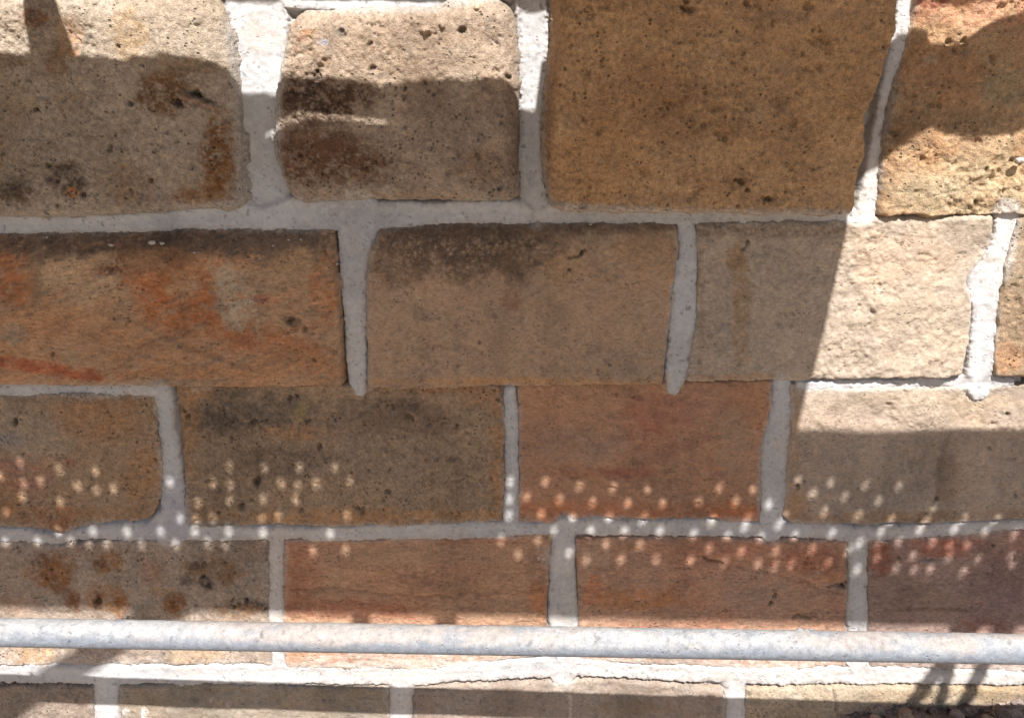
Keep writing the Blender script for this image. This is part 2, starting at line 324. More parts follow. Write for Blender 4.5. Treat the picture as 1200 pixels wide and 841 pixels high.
stone([(646, -72), (1054, -72)], [(1054, -72), (1052, 0), (1048, 35), (1032, 95), (1015, 135), (1014, 175), (1000, 255)],
      [(645, 254), (700, 252), (800, 253), (900, 256), (1000, 255)], [(646, -72), (648, 30), (637, 110), (633, 170), (637, 215), (645, 254)],
      p=.088, r=(.026, .014, .03, .014), yo=-.066, base=(130, 101, 67), alt=(104, 78, 50), altk=.8, mat=M_rough, rough=1.55, seed=5, lum=1.72, npits=60,
      label='largest block, ochre brown and standing proud of its neighbours',
      blobs=[(820, 140, 70, 30, (104, 74, 44), .5), (875, 130, 20, 14, (132, 108, 76), .6), (840, 60, 20, 12, (134, 108, 76), .5), (960, 80, 60, 90, (140, 106, 66), .4), (940, 20, 70, 10, (104, 82, 66), .5),
             (700, 190, 60, 60, (134, 96, 54), .5), (640, 140, 8, 80, (92, 68, 46), .6), (770, 230, 60, 9, (120, 92, 66), .5), (920, 80, 18, 8, (100, 82, 70), .5), (830, 105, 60, 8, (92, 66, 42), .4, 10), (760, 110, 80, 50, (112, 80, 48), .45)],
      pits=[(795, 10, 4, .9), (800, 3, 4, .9), (864, 210, 5, .9), (872, 220, 4, .9), (897, 231, 6, .9), (842, 213, 4, -.8), (860, 238, 3, .8), (661, 80, 3, .8), (858, 208, 3, .9), (802, 12, 7, .7), (870, 5, 5, .6)])
stone([(1064, -22), (1130, -20), (1520, -22)], [(1520, -22), (1520, 250)], [(1020, 254), (1200, 254), (1520, 253)], [(1064, -22), (1055, 40), (1033, 110), (1025, 170), (1018, 254)],
      p=.026, r=(.03, .03, .03, .006), base=(152, 124, 90), alt=(138, 100, 62), altk=.8, mat=M_rough, rough=1.6, seed=6, lum=1.05, npits=50,
      blobs=[(1140, 10, 100, 26, (166, 116, 84), .75), (1090, 4, 16, 7, (126, 66, 44), .8), (1100, 85, 50, 50, (142, 104, 68), .7), (1165, 105, 34, 22, (124, 112, 84), .7), (1085, 70, 8, 6, (150, 132, 108), .6),
             (1150, 215, 70, 40, (165, 146, 112), .6), (1080, 225, 50, 25, (150, 134, 104), .6), (1060, 150, 30, 26, (108, 84, 60), .5), (1140, 235, 50, 8, (120, 92, 58), .6), (1130, 140, 60, 14, (112, 92, 68), .5), (1195, 180, 16, 30, (165, 128, 86), .6)],
      pits=[(1139, 237, 5, .8), (1150, 198, 4, .8), (1194, 95, 3, .8), (1180, 187, 4, .6)])
# ---- second course
stone([(-900, 270), (-560, 270)], [(-560, 270), (-560, 446)], [(-900, 446), (-560, 446)], [(-900, 270), (-900, 446)], p=.03, step=4, seed=111, base=(140, 112, 84))
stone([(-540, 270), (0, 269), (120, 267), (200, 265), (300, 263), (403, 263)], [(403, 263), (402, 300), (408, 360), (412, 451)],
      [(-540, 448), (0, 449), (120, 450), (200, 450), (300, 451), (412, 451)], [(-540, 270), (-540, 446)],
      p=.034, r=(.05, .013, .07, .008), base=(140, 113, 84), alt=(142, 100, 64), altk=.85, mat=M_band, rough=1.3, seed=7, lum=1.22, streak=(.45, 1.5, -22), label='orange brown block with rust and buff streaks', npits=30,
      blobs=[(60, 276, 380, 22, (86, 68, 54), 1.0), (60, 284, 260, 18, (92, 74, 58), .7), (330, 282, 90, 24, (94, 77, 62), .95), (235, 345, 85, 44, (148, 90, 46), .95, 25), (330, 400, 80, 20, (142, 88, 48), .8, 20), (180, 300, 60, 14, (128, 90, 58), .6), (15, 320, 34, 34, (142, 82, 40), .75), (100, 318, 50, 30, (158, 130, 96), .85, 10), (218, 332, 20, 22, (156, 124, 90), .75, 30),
             (282, 345, 26, 50, (148, 132, 108), .9, -35), (345, 300, 36, 16, (150, 118, 80), .6), (382, 340, 18, 40, (142, 86, 44), .65), (60, 425, 90, 8, (146, 76, 40), .9, 8), (110, 436, 8, 10, (135, 70, 45), .7), (135, 313, 20, 8, (104, 56, 40), .75),
             (312, 345, 14, 7, (132, 80, 60), .7), (20, 385, 20, 14, (130, 118, 98), .6), (150, 400, 120, 26, (150, 104, 64), .55, 12), (345, 372, 14, 8, (88, 70, 54), .6, 20), (250, 430, 140, 8, (152, 100, 56), .5), (370, 360, 30, 10, (116, 98, 76), .5), (340, 420, 50, 20, (140, 104, 70), .55), (50, 300, 10, 26, (118, 96, 74), .5)],
      pits=[(344, 371, 5, .8), (360, 381, 4, .8), (371, 418, 3, .7), (135, 312, 4, .6), (315, 346, 3, .6), (395, 408, 4, .6)],
      grooves=[([(50, 340), (55, 300), (70, 290), (140, 286)], 7, .0035, .12), ([(130, 360), (150, 366), (250, 410), (300, 425)], 5, .002, .15), ([(250, 330), (275, 370), (300, 400)], 5, .002, .12)])
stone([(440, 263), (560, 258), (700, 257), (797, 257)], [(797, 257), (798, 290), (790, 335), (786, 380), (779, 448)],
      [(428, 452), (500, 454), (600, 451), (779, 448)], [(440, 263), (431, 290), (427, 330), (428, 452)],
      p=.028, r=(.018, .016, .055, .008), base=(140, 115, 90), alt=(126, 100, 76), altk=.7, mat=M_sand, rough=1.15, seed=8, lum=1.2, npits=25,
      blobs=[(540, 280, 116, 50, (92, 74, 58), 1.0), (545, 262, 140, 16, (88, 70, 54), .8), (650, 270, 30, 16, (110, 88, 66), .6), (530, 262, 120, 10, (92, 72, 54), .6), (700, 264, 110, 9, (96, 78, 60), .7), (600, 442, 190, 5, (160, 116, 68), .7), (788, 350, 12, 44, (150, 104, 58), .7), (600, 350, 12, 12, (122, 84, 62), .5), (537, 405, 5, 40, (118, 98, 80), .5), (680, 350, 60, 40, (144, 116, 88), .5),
             (660, 310, 24, 18, (146, 114, 76), .6), (730, 420, 60, 20, (122, 106, 88), .5), (760, 290, 40, 24, (144, 110, 74), .5), (605, 300, 30, 16, (108, 86, 66), .5)],
      pits=[(680, 293, 4, .8), (666, 312, 3, .9)], grooves=[([(665, 297), (678, 295), (686, 289)], 2.5, .003, .55), ([(641, 285), (645, 320), (636, 345)], 5, -.002, 0)],
      slabs=[([(640, 262), (795, 262), (790, 330), (785, 420), (640, 420), (641, 340)], -.003)])
stone([(810, 256), (1000, 255), (1030, 249), (1100, 248), (1166, 248)], [(1166, 248), (1160, 290), (1133, 327), (1139, 350), (1138, 390), (1127, 441)],
      [(796, 447), (940, 446), (1050, 443), (1127, 441)], [(810, 256), (812, 320), (809, 380), (796, 447)],
      p=.022, r=(.014, .012, .012, .010), base=(157, 140, 120), alt=(147, 127, 104), altk=.5, mat=M_sand, rough=1.25, seed=9, lum=0.92, npits=12,
      blobs=[(866, 345, 12, 80, (130, 98, 62), .6), (858, 300, 10, 20, (120, 88, 54), .5), (900, 265, 110, 12, (110, 92, 74), .7), (860, 438, 60, 5, (150, 112, 74), .6), (818, 350, 6, 80, (128, 104, 82), .5), (1050, 300, 60, 30, (162, 134, 106), .5), (1080, 380, 50, 40, (156, 138, 114), .5), (830, 390, 5, 5, (110, 98, 70), .5)],
      pits=[(1054, 284, 2.5, .7), (1020, 363, 3, .6), (874, 282, 4, .6)], grooves=[([(1010, 440), (1030, 436), (1045, 432)], 5, .003, .15), ([(868, 290), (875, 281)], 3, .002, .5)])
stone([(1186, 247), (1300, 247), (1560, 246)], [(1560, 246), (1560, 440)], [(1158, 441), (1300, 441), (1560, 440)], [(1186, 247), (1168, 310), (1162, 360), (1156, 400), (1158, 441)],
      p=.020, r=(.010, .02, .010, .010), base=(150, 124, 94), alt=(120, 98, 72), altk=.8, mat=M_rough, rough=1.2, seed=10, lum=0.97, npits=25, blobs=[(1175, 415, 20, 20, (165, 120, 80), .7), (1190, 408, 14, 5, (110, 80, 52), .7), (1190, 300, 20, 50, (140, 122, 98), .6)])
# ---- third course
stone([(-600, 456), (-270, 456)], [(-270, 456), (-270, 612)], [(-600, 612), (-270, 612)], [(-600, 456), (-600, 612)], p=.01, step=4, seed=112, base=(128, 106, 82))
stone([(-250, 456), (0, 459), (100, 458), (184, 457)], [(184, 457), (190, 500), (196, 540), (195, 572), (178, 606)],
      [(-250, 614), (0, 613), (50, 616), (75, 626), (95, 617), (140, 609), (178, 606)], [(-250, 456), (-250, 614)],
      rim=-.005, p=.012, r=(.006, .006, .006, .006), base=(130, 106, 80), alt=(112, 88, 64), altk=.7, mat=M_rough, rough=1.0, seed=12, lum=1.35, npits=90, rag=1.6,
      blobs=[(120, 485, 60, 30, (140, 98, 56), .6), (30, 505, 60, 35, (130, 116, 96), .6), (170, 555, 22, 40, (138, 98, 58), .6), (30, 555, 40, 28, (138, 92, 74), .6), (0, 580, 24, 30, (138, 92, 48), .6), (60, 600, 50, 12, (138, 88, 50), .65), (75, 616, 20, 10, (128, 80, 44), .7), (15, 512, 16, 10, (112, 108, 108), .5), (85, 540, 10, 6, (138, 80, 60), .5), (140, 600, 40, 8, (132, 96, 60), .5), (95, 465, 100, 6, (100, 86, 72), .5)],
      pits=[(21, 492, 5, 1), (184, 537, 4, .7), (60, 605, 3, .6)])
stone([(206, 446), (300, 447), (420, 447), (500, 446), (590, 446)], [(590, 446), (593, 530), (591, 609)], [(216, 613), (320, 614), (400, 615), (500, 612), (591, 608)], [(206, 446), (212, 500), (217, 560), (216, 613)],
      rim=-.005, p=.012, r=(.006, .006, .006, .006), base=(120, 98, 74), alt=(100, 84, 66), altk=.8, mat=M_rough, rough=1.2, seed=13, lum=1.62, npits=130, rag=1.6,
      blobs=[(300, 482, 80, 30, (74, 66, 56), .6), (450, 485, 90, 28, (84, 70, 58), .5), (250, 490, 30, 16, (66, 56, 46), .6), (330, 540, 60, 18, (84, 70, 58), .5), (450, 604, 170, 12, (142, 102, 60), .7), (352, 505, 46, 10, (142, 102, 62), .6), (224, 500, 16, 60, (132, 94, 56), .55), (584, 545, 12, 66, (140, 98, 58), .6), (355, 482, 8, 14, (116, 102, 54), .6), (570, 465, 34, 12, (138, 98, 64), .5),
             (480, 490, 60, 22, (92, 74, 60), .55), (420, 540, 80, 20, (108, 92, 76), .5), (520, 530, 60, 24, (112, 94, 76), .5), (230, 460, 26, 10, (138, 98, 60), .6), (245, 600, 24, 12, (134, 100, 66), .5), (540, 454, 90, 4, (128, 84, 46), .6), (240, 452, 14, 5, (145, 125, 108), .6), (260, 520, 30, 20, (118, 100, 80), .5), (390, 505, 30, 16, (104, 86, 70), .5)],
      pits=[(302, 563, 6, 1), (306, 558, 4, .9), (222, 486, 4, .9), (218, 479, 3, .9), (298, 493, 5, .8), (310, 495, 5, -.8), (363, 491, 4, .8), (375, 522, 4, .8), (334, 520, 5, -.8), (326, 509, 4, -.8), (273, 510, 3, .9), (480, 486, 5, .6), (450, 528, 5, -.7), (455, 573, 4, .8), (285, 592, 4, .7), (425, 597, 5, .6), (340, 467, 4, .8), (349, 463, 3, .9), (283, 590, 3, .8), (258, 597, 3, .8), (420, 594, 4, .6), (495, 556, 2.5, -.9), (296, 584, 3, .7)])
stone([(606, 446), (700, 444), (780, 443), (903, 443)], [(903, 443), (905, 470), (894, 520), (892, 590), (890, 610)], [(606, 614), (650, 612), (690, 606), (780, 604), (835, 603), (848, 611), (890, 609)], [(606, 446), (608, 530), (604, 614)],
      rim=-.005, p=.011, r=(.006, .006, .006, .006), base=(132, 98, 72), alt=(122, 86, 62), altk=.6, mat=M_sand, rough=1.15, seed=14, lum=1.36, npits=14, streak=(.8, 1.1, 20), label='reddish brown block with rusty lower edge', rag=1.3,
      blobs=[(770, 485, 46, 36, (130, 78, 58), .6), (680, 520, 60, 24, (128, 104, 82), .55), (860, 515, 24, 40, (126, 106, 82), .55), (872, 600, 50, 14, (148, 84, 42), .75), (640, 598, 50, 16, (142, 90, 52), .6), (740, 594, 150, 10, (140, 84, 48), .6), (740, 552, 40, 8, (124, 70, 54), .6), (680, 550, 40, 8, (130, 80, 60), .5), (660, 470, 60, 16, (138, 102, 72), .5), (790, 525, 50, 10, (120, 80, 60), .5, -25), (640, 510, 30, 30, (124, 92, 70), .5), (880, 470, 30, 30, (138, 90, 58), .4), (820, 470, 30, 26, (128, 90, 74), .5)],
      pits=[(818, 589, 2.6, 1), (841, 607, 3, .9)], grooves=[([(820, 603), (838, 600), (846, 612)], 3, -.003, -.1), ([(690, 560), (720, 570), (760, 566)], 4, .0018, .1), ([(700, 545), (740, 556), (790, 548)], 4, .0015, .1)])
stone([(924, 447), (960, 453), (1050, 450), (1140, 451), (1300, 446), (1500, 443)], [(1500, 443), (1500, 600)], [(926, 611), (1010, 613), (1080, 611), (1200, 606), (1500, 600)], [(924, 447), (922, 500), (918, 560), (912, 600), (926, 611)],
      rim=-.005, p=.013, r=(.006, .006, .006, .006), base=(147, 130, 112), alt=(138, 117, 95), altk=.5, mat=M_sand, rough=1.15, seed=15, lum=1, npits=20, label='pale beige block with a curved crack, lower half shaded',
      blobs=[(928, 500, 9, 110, (140, 110, 76), .6), (930, 590, 16, 26, (150, 108, 66), .6), (1010, 606, 120, 9, (142, 110, 76), .6), (1107, 560, 12, 40, (120, 96, 76), .5), (1080, 602, 50, 8, (128, 96, 62), .5), (1180, 600, 60, 8, (136, 108, 80), .5), (1060, 470, 110, 16, (152, 136, 114), .5), (960, 550, 40, 40, (138, 118, 102), .4), (1130, 480, 30, 16, (136, 116, 90), .5), (1160, 470, 60, 8, (150, 128, 100), .5)],
      pits=[(933, 568, 4, 1), (928, 562, 4, -.8), (1178, 483, 3.5, .9), (1171, 482, 3, .6)], grooves=[([(1094, 583), (1086, 596), (1068, 611)], 3, .003, .5), ([(1108, 505), (1100, 535), (1096, 560), (1095, 583)], 4, .003, .18)],
      slabs=[([(1110, 498), (1097, 545), (1094, 583), (1068, 612), (1500, 620), (1500, 480)], -.003)])
# ---- fourth course
stone([(-600, 640), (-320, 640)], [(-320, 640), (-320, 776)], [(-600, 776), (-320, 776)], [(-600, 640), (-600, 776)], p=.008, step=4, seed=113, base=(122, 104, 88))
stone([(-300, 638), (0, 631), (40, 633), (70, 634), (90, 631), (210, 631), (318, 631)], [(318, 631), (317, 700), (320, 777)], [(-300, 776), (0, 776), (320, 778)], [(-300, 638), (-300, 776)],
      rim=-.005, p=.010, r=(.006, .006, .006, .006), base=(124, 110, 96), alt=(112, 94, 78), altk=.5, mat=M_rough, rough=1.0, seed=16, lum=1.4, npits=50, rag=1.5, label='grey block with ochre and black lichen-like stains',
      blobs=[(20, 772, 320, 13, (150, 136, 124), .75), (62, 668, 30, 24, (118, 76, 36), .85), (50, 660, 12, 14, (86, 52, 30), .7), (70, 682, 20, 12, (96, 66, 44), .7, 40), (88, 704, 9, 16, (104, 64, 34), .85), (78, 655, 22, 10, (118, 82, 46), .7), (128, 655, 18, 14, (122, 84, 42), .8), (120, 656, 6, 6, (66, 52, 44), .8), (125, 696, 26, 20, (126, 84, 40), .8), (117, 702, 7, 12, (72, 50, 34), .85),
             (145, 706, 10, 14, (118, 74, 34), .8), (205, 704, 16, 15, (110, 68, 32), .9), (178, 668, 16, 14, (132, 96, 72), .6), (190, 690, 16, 6, (134, 102, 60), .6), (250, 665, 40, 20, (116, 88, 56), .75), (232, 660, 12, 6, (66, 50, 38), .7), (244, 680, 9, 14, (66, 60, 58), .9, -20), (222, 676, 12, 8, (80, 68, 58), .7), (262, 672, 16, 8, (100, 72, 44), .6),
             (285, 705, 22, 9, (62, 48, 38), .85), (310, 710, 10, 7, (60, 48, 40), .8), (280, 714, 30, 10, (120, 88, 52), .6), (22, 704, 24, 12, (132, 100, 78), .6), (15, 650, 40, 14, (128, 114, 98), .5), (300, 640, 22, 20, (116, 96, 74), .5), (100, 640, 40, 8, (118, 96, 76), .5), (40, 765, 26, 12, (150, 115, 70), .6), (230, 765, 40, 10, (150, 120, 80), .5)],
      pits=[(63, 664, 2.5, .9), (56, 676, 3, .9), (118, 700, 4, .7), (240, 672, 3, .8), (247, 684, 4, .7), (290, 702, 4, .9), (276, 708, 3, .9), (312, 712, 3, .9), (205, 706, 3, .6), (20, 640, 3, .5)])
stone([(334, 630), (400, 630), (500, 627), (600, 625), (648, 620)], [(648, 620), (645, 660), (641, 700), (640, 768)], [(335, 780), (500, 782), (560, 776), (600, 771), (640, 768)], [(334, 630), (331, 700), (335, 780)],
      rim=-.005, p=.009, r=(.006, .006, .006, .006), base=(128, 98, 74), alt=(120, 86, 63), altk=.8, mat=M_band, rough=.85, seed=17, lum=1.6, streak=(.42, 1.35, 3), label='red brown finely banded block above the tube', rag=1.3, npits=10,
      blobs=[(490, 772, 170, 13, (150, 136, 124), .75), (500, 648, 110, 13, (128, 104, 80), .6), (560, 690, 70, 10, (132, 98, 70), .5), (400, 712, 110, 14, (120, 72, 48), .65), (355, 670, 20, 40, (124, 74, 50), .6), (630, 697, 14, 22, (142, 88, 46), .65), (630, 660, 14, 30, (104, 82, 66), .55), (510, 678, 50, 8, (102, 74, 58), .45), (560, 630, 60, 6, (132, 84, 60), .5), (450, 690, 100, 4, (138, 104, 76), .5), (640, 650, 10, 14, (150, 140, 128), .5), (590, 706, 18, 10, (118, 96, 72), .5)],
      grooves=[([(340, 690), (400, 688), (440, 694), (500, 697), (560, 692)], 3, .0018, .18)])
stone([(674, 630), (760, 628), (840, 627), (900, 629), (993, 631)], [(993, 631), (992, 680), (993, 778)], [(678, 772), (800, 777), (900, 784), (993, 778)], [(674, 630), (677, 700), (678, 772)],
      rim=-.005, p=.009, r=(.006, .006, .006, .006), base=(126, 97, 76), alt=(120, 83, 62), altk=.8, mat=M_band, rough=.85, seed=18, lum=1.55, streak=(.5, 1.3, -14), label='banded block of red brown and grey with small black holes', rag=1.5, npits=12,
      blobs=[(835, 772, 170, 13, (150, 136, 124), .75), (750, 700, 60, 14, (138, 88, 46), .65), (695, 690, 14, 18, (140, 84, 48), .6), (880, 690, 50, 34, (120, 100, 84), .6, 20), (950, 655, 46, 16, (112, 66, 48), .65), (700, 650, 20, 18, (132, 112, 90), .5), (760, 680, 30, 8, (122, 98, 80), .4), (850, 640, 60, 8, (128, 80, 58), .5), (975, 676, 20, 8, (142, 98, 58), .6), (980, 684, 16, 6, (120, 108, 98), .5), (800, 730, 80, 8, (118, 76, 54), .5), (740, 640, 60, 6, (134, 98, 70), .5), (930, 630, 60, 6, (96, 72, 60), .6), (940, 720, 14, 4, (96, 72, 58), .6)],
      pits=[(903, 705, 3.4, 1), (908, 697, 4, .8), (907, 690, 3, .6), (986, 684, 4, 1), (990, 680, 3, 1)], grooves=[([(822, 650), (835, 655), (845, 660)], 3, .003, .6), ([(845, 660), (900, 668), (960, 688), (990, 694)], 2.5, .0016, .22), ([(968, 684), (980, 682), (990, 686)], 3, .003, .5), ([(928, 722), (935, 717), (950, 722)], 2.5, .002, .4)])
stone([(1014, 629), (1060, 629), (1130, 622), (1200, 617), (1500, 612)], [(1500, 612), (1500, 790)], [(1014, 779), (1200, 786), (1500, 790)], [(1014, 629), (1016, 700), (1014, 779)],
      rim=-.005, p=.009, r=(.006, .006, .006, .006), base=(118, 97, 86), alt=(108, 85, 74), altk=.7, mat=M_band, rough=.9, seed=19, lum=1.42, streak=(.5, 1.2, 5), rag=1.5, npits=24,
      blobs=[(1250, 772, 250, 13, (150, 136, 124), .75), (1030, 650, 18, 24, (122, 68, 44), .7), (1105, 638, 40, 12, (124, 68, 46), .7), (1165, 700, 40, 40, (106, 84, 80), .6), (1180, 660, 30, 26, (98, 72, 66), .6), (1085, 700, 60, 20, (118, 94, 78), .5), (1090, 654, 20, 4, (92, 84, 84), .6), (1155, 640, 12, 10, (92, 68, 56), .5), (1195, 630, 20, 14, (134, 90, 76), .5), (1100, 712, 60, 3, (92, 68, 54), .6), (1100, 766, 90, 8, (140, 108, 86), .5), (1150, 730, 30, 10, (104, 66, 46), .5)],
      pits=[(1090, 653, 4, .6), (1188, 655, 3, .6)])
# ---- fifth course, the foot of the wall
F5 = dict(rim=-.005, p=.013, r=(.006, .006, .008, .006), rough=1.15, rag=1.4)
stone([(-330, 802), (0, 799), (60, 800), (112, 801)], [(112, 801), (116, 850), (114, 905)], [(-330, 905), (114, 905)], [(-330, 802), (-330, 905)], base=(126, 112, 98), alt=(110, 94, 80), altk=.6, mat=M_rough, seed=20, lum=1.12, npits=20,
      grooves=[([(0, 800), (25, 798), (45, 801), (60, 797), (72, 790)], 2.0, .002, .5), ([(72, 792), (84, 808), (95, 812), (90, 822)], 1.8, .0016, .35)], **F5)
stone([(142, 800), (300, 799), (456, 803)], [(456, 803), (461, 850), (460, 905)], [(142, 905), (460, 905)], [(142, 800), (142, 905)], base=(132, 120, 104), alt=(106, 90, 72), altk=.6, mat=M_sand, seed=21, lum=1.08, npits=20,
      blobs=[(172, 834, 4, 9, (205, 200, 196), .9), (150, 830, 4, 6, (190, 185, 180), .6), (248, 817, 3, 4, (160, 140, 136), .8), (268, 823, 5, 4, (150, 128, 124), .8), (176, 818, 20, 9, (120, 104, 82), .5)], **F5)
stone([(484, 803), (560, 799), (700, 794), (780, 799), (850, 805)], [(850, 805), (851, 850), (850, 905)], [(484, 905), (850, 905)], [(484, 803), (484, 905)], base=(134, 120, 106), alt=(104, 86, 72), altk=.6, mat=M_sand, seed=22, lum=1.05, npits=20,
      blobs=[(668, 815, 2, 24, (180, 165, 150), .5), (740, 826, 50, 8, (128, 104, 76), .5)], **F5)
stone([(872, 805), (960, 801), (1040, 801), (1200, 803), (1500, 808)], [(1500, 808), (1500, 910)], [(872, 905), (1500, 910)], [(872, 805), (873, 905)], base=(148, 131, 107), alt=(132, 114, 94), altk=.6, mat=M_rough, seed=23, lum=1.05, npits=40,
      blobs=[(1170, 805, 60, 14, (150, 120, 76), .5), (920, 812, 20, 10, (172, 160, 140), .5), (1060, 812, 40, 14, (156, 128, 90), .4)], grooves=[([(975, 805), (980, 820), (978, 830)], 1.8, .0015, .35)], **F5)

# ------------------------------------------------------------------ mortar
def mortar_sheet():
    st = 1.6
    us = np.arange(-620, 1560, st); vs = np.arange(-90, 912, st)
    U, V = np.meshgrid(us, vs)
    best, lev, rg = mortar_field(U, V)
    keep = best > -15
    W = unproj(U, V, 0.); x, z = W[..., 0], W[..., 2]
    ins = best+rg
    prof = sm(-7.5, -2.2, ins)
    n1 = fbm(x*16, z*16, 311, 4); n2 = fbm(x*90, z*90, 313, 4, .6)
    y = lev*prof + .0045*(1-prof) - .0030*n1*prof - .0014*n2 + .0020*sm(3, 14, best) - .0045*sm(1.5, -5, best)*(lev > -.0075)
    y += .0028*sm(4.5, -1.0, best)*fbm(U/3.1, V/3.1, 361, 3, .7)   # slightly dished in the middle
    trow = fbm(x*7+n1*.3, z*70, 317, 3); y += -.0009*trow                # trowel drag
    shade = 1+.09*n1+.07*n2+.05*trow
    base = lin((152, 149, 145))*KS*1.13
    col = base[None, None]*shade[..., None]
    dirt = sm(3.0, -1.5, best+1.5*rg)[..., None]*.25*(.4+.6*sm(-.2, .5, fbm(x*40, z*40, 331, 3)))[..., None]
    col = col*(1-dirt)+lin((118, 96, 76))*KS*dirt
    # fine drying cracks and dark specks
    cr = np.abs(fbm(x*22, z*22, 341, 3)); ck = sm(.006, .0, cr)*sm(.15, .4, fbm(x*9, z*9, 343, 2)); col = col*(1-.5*ck)[..., None]; y += ck*.0012
    sp_ = sm(.54, .76, fbm(x*160, z*160, 351, 2)); col = col*(1-.45*sp_)[..., None]
    for (bu, bv, br, bc, bk) in ((660, 700, 30, (140, 138, 136), .5), (200, 600, 40, (138, 138, 146), .6), (905, 540, 50, (146, 140, 134), .5), (302, 40, 30, (160, 150, 140), .4), (415, 255, 60, (140, 136, 134), .5)):
        mk = blobmask(U, V, (bu, bv, br, br*1.3, bc, bk), 9)[..., None]; col = col*(1-mk)+lin(bc)*KS*mk*shade[..., None]
    tint = fbm(x*4, z*4, 371, 3)[..., None]; col = col*(1+tint*np.array([.10, .05, -.02]))*(.4+.6*grime(x, z))[..., None]
    smear = sm(.15, .55, fbm(x*18, z*26, 381, 5, .65))[..., None]*.22; col = col*(1-smear)+lin((170, 150, 126))*KS*smear
    idx = np.full(U.shape, -1); q = keep[:-1, :-1] & keep[1:, :-1] & keep[1:, 1:] & keep[:-1, 1:]
    used = np.zeros(U.shape, bool); used[:-1, :-1] |= q; used[1:, :-1] |= q; used[1:, 1:] |= q; used[:-1, 1:] |= q
    idx[used] = np.arange(used.sum())
    F = np.stack([idx[:-1, :-1][q], idx[1:, :-1][q], idx[1:, 1:][q], idx[:-1, 1:][q]], -1)
    Vv = np.stack([x, y, z], -1)[used]
    o = mesh_np('mortar', Vv, F, M_mortar, wall, np.clip(col, .01, .85)[used])
    return o
mo = mortar_sheet()
# rubble core behind the stones, so that no light leaks through
def box(name, lo, hi, mat, parent=None, bev=0):
    x0, y0, z0 = lo; x1, y1, z1 = hi
    V = [(x0, y0, z0), (x1, y0, z0), (x1, y1, z0), (x0, y1, z0), (x0, y0, z1), (x1, y0, z1), (x1, y1, z1), (x0, y1, z1)]
    F = [(0, 3, 2, 1), (4, 5, 6, 7), (0, 1, 5, 4), (1, 2, 6, 5), (2, 3, 7, 6), (3, 0, 4, 7)]
    o = mesh_np(name, V, F, mat, parent, smooth=False)
    if bev:
        b = o.modifiers.new('b', 'BEVEL'); b.width = bev; b.segments = 2
    return o
M_core = grain_mat('mortar_core', 300, 80, .8, .004, .4, .3, 60, col=tuple(lin((120, 105, 92))*KS))
box('core', (-2.1, .028, -1.6), (2.1, .5, .52), M_core, wall)

# mortar crumbs stuck to the faces
def lump(name, c, r, mat, parent, colr, seed, sq=(1, 1, 1), n=10):
    th = np.linspace(0, 2*np.pi, n*2, endpoint=False); ph = np.linspace(0.05, np.pi-.05, n)
    T, Pp = np.meshgrid(th, ph)
    d = np.stack([np.sin(Pp)*np.cos(T), np.cos(Pp), np.sin(Pp)*np.sin(T)], -1)
    f = 1+.55*fbm(d[..., 0]*1.7+seed*3.1+d[..., 1], d[..., 2]*1.7+seed*1.7-d[..., 1], seed, 3, .6)
    V = (d*f[..., None]*r*np.array(sq)).reshape(-1, 3)+np.array(c)
    m = 2*n; F = []
    for i in range(n-1):
        for j in range(m): F.append((i*m+j, i*m+(j+1) % m, (i+1)*m+(j+1) % m, (i+1)*m+j))
    cc = np.tile(np.array(colr), (len(V), 1))
    return V, F, cc, [list(range(m-1, -1, -1)), list(range((n-1)*m, n*m))]
cw = lin((205, 196, 185))*KS*.5
for i, (u, v, r, y) in enumerate(((1196, 188, 6, .034), (784, 346, 3.5, .026), (787, 352, 2.5, .026), (178, 284, 4.5, .030), (190, 285, 3, .030), (462, 292, 2.6, .024), (579, 303, 2.2, .028), (572, 296, 1.6, .028), (455, 266, 2.2, .012), (438, 332, 2.2, .020),
                                    (395, 309, 2, .030), (130, 287, 3.4, .030), (338, 281, 2, .028), (353, 281, 1.8, .028), (228, 296, 2, .032), (562, 567, 1.6, .013), (494, 556, 1.8, .013), (692, 263, 2, .02), (55, 278, 1.8, .025), (320, 288, 1.6, .03), (480, 265, 2, .014))):
    W = unproj(u, v, -y); px = .0015*abs(W[2]*0+1)
    Vv, F, cc, ex = lump('mortar_crumb', W, r*px*.72, M_mortar, wall, cw, 500+i, (1.2, .6, .8), 7)
    mesh_np('mortar_crumb', Vv, F, M_mortar, wall, cc, extra=ex)

# ------------------------------------------------------------------ ground
ZG = -1.43
def ground():
    xs = np.r_[np.linspace(-60, -3, 12), np.linspace(-2.6, 2.6, 220), np.linspace(3, 60, 12)]; ys = np.r_[np.linspace(-60, -3.2, 12), np.linspace(-3, .3, 150), np.linspace(1, 60, 8)]
    X, Y = np.meshgrid(xs, ys); near = sm(4, 2.4, np.hypot(X, Y+1))
    Z = ZG + near*(.018*fbm(X*3, Y*3, 401, 5)+.006*fbm(X*30, Y*30, 405, 3))
    idx = np.arange(X.size).reshape(X.shape)
    F = np.stack([idx[:-1, :-1], idx[:-1, 1:], idx[1:, 1:], idx[1:, :-1]], -1).reshape(-1, 4)
    col = (lin((146, 128, 108))*1.0)[None, None]*(1+.2*fbm(X*5, Y*5, 411, 4))[..., None]
    o = mesh_np('ground', np.stack([X, Y, Z], -1).reshape(-1, 3), F, M_soil, None, np.clip(col, 0, 1).reshape(-1, 3)); o['kind'] = 'structure'
ground()
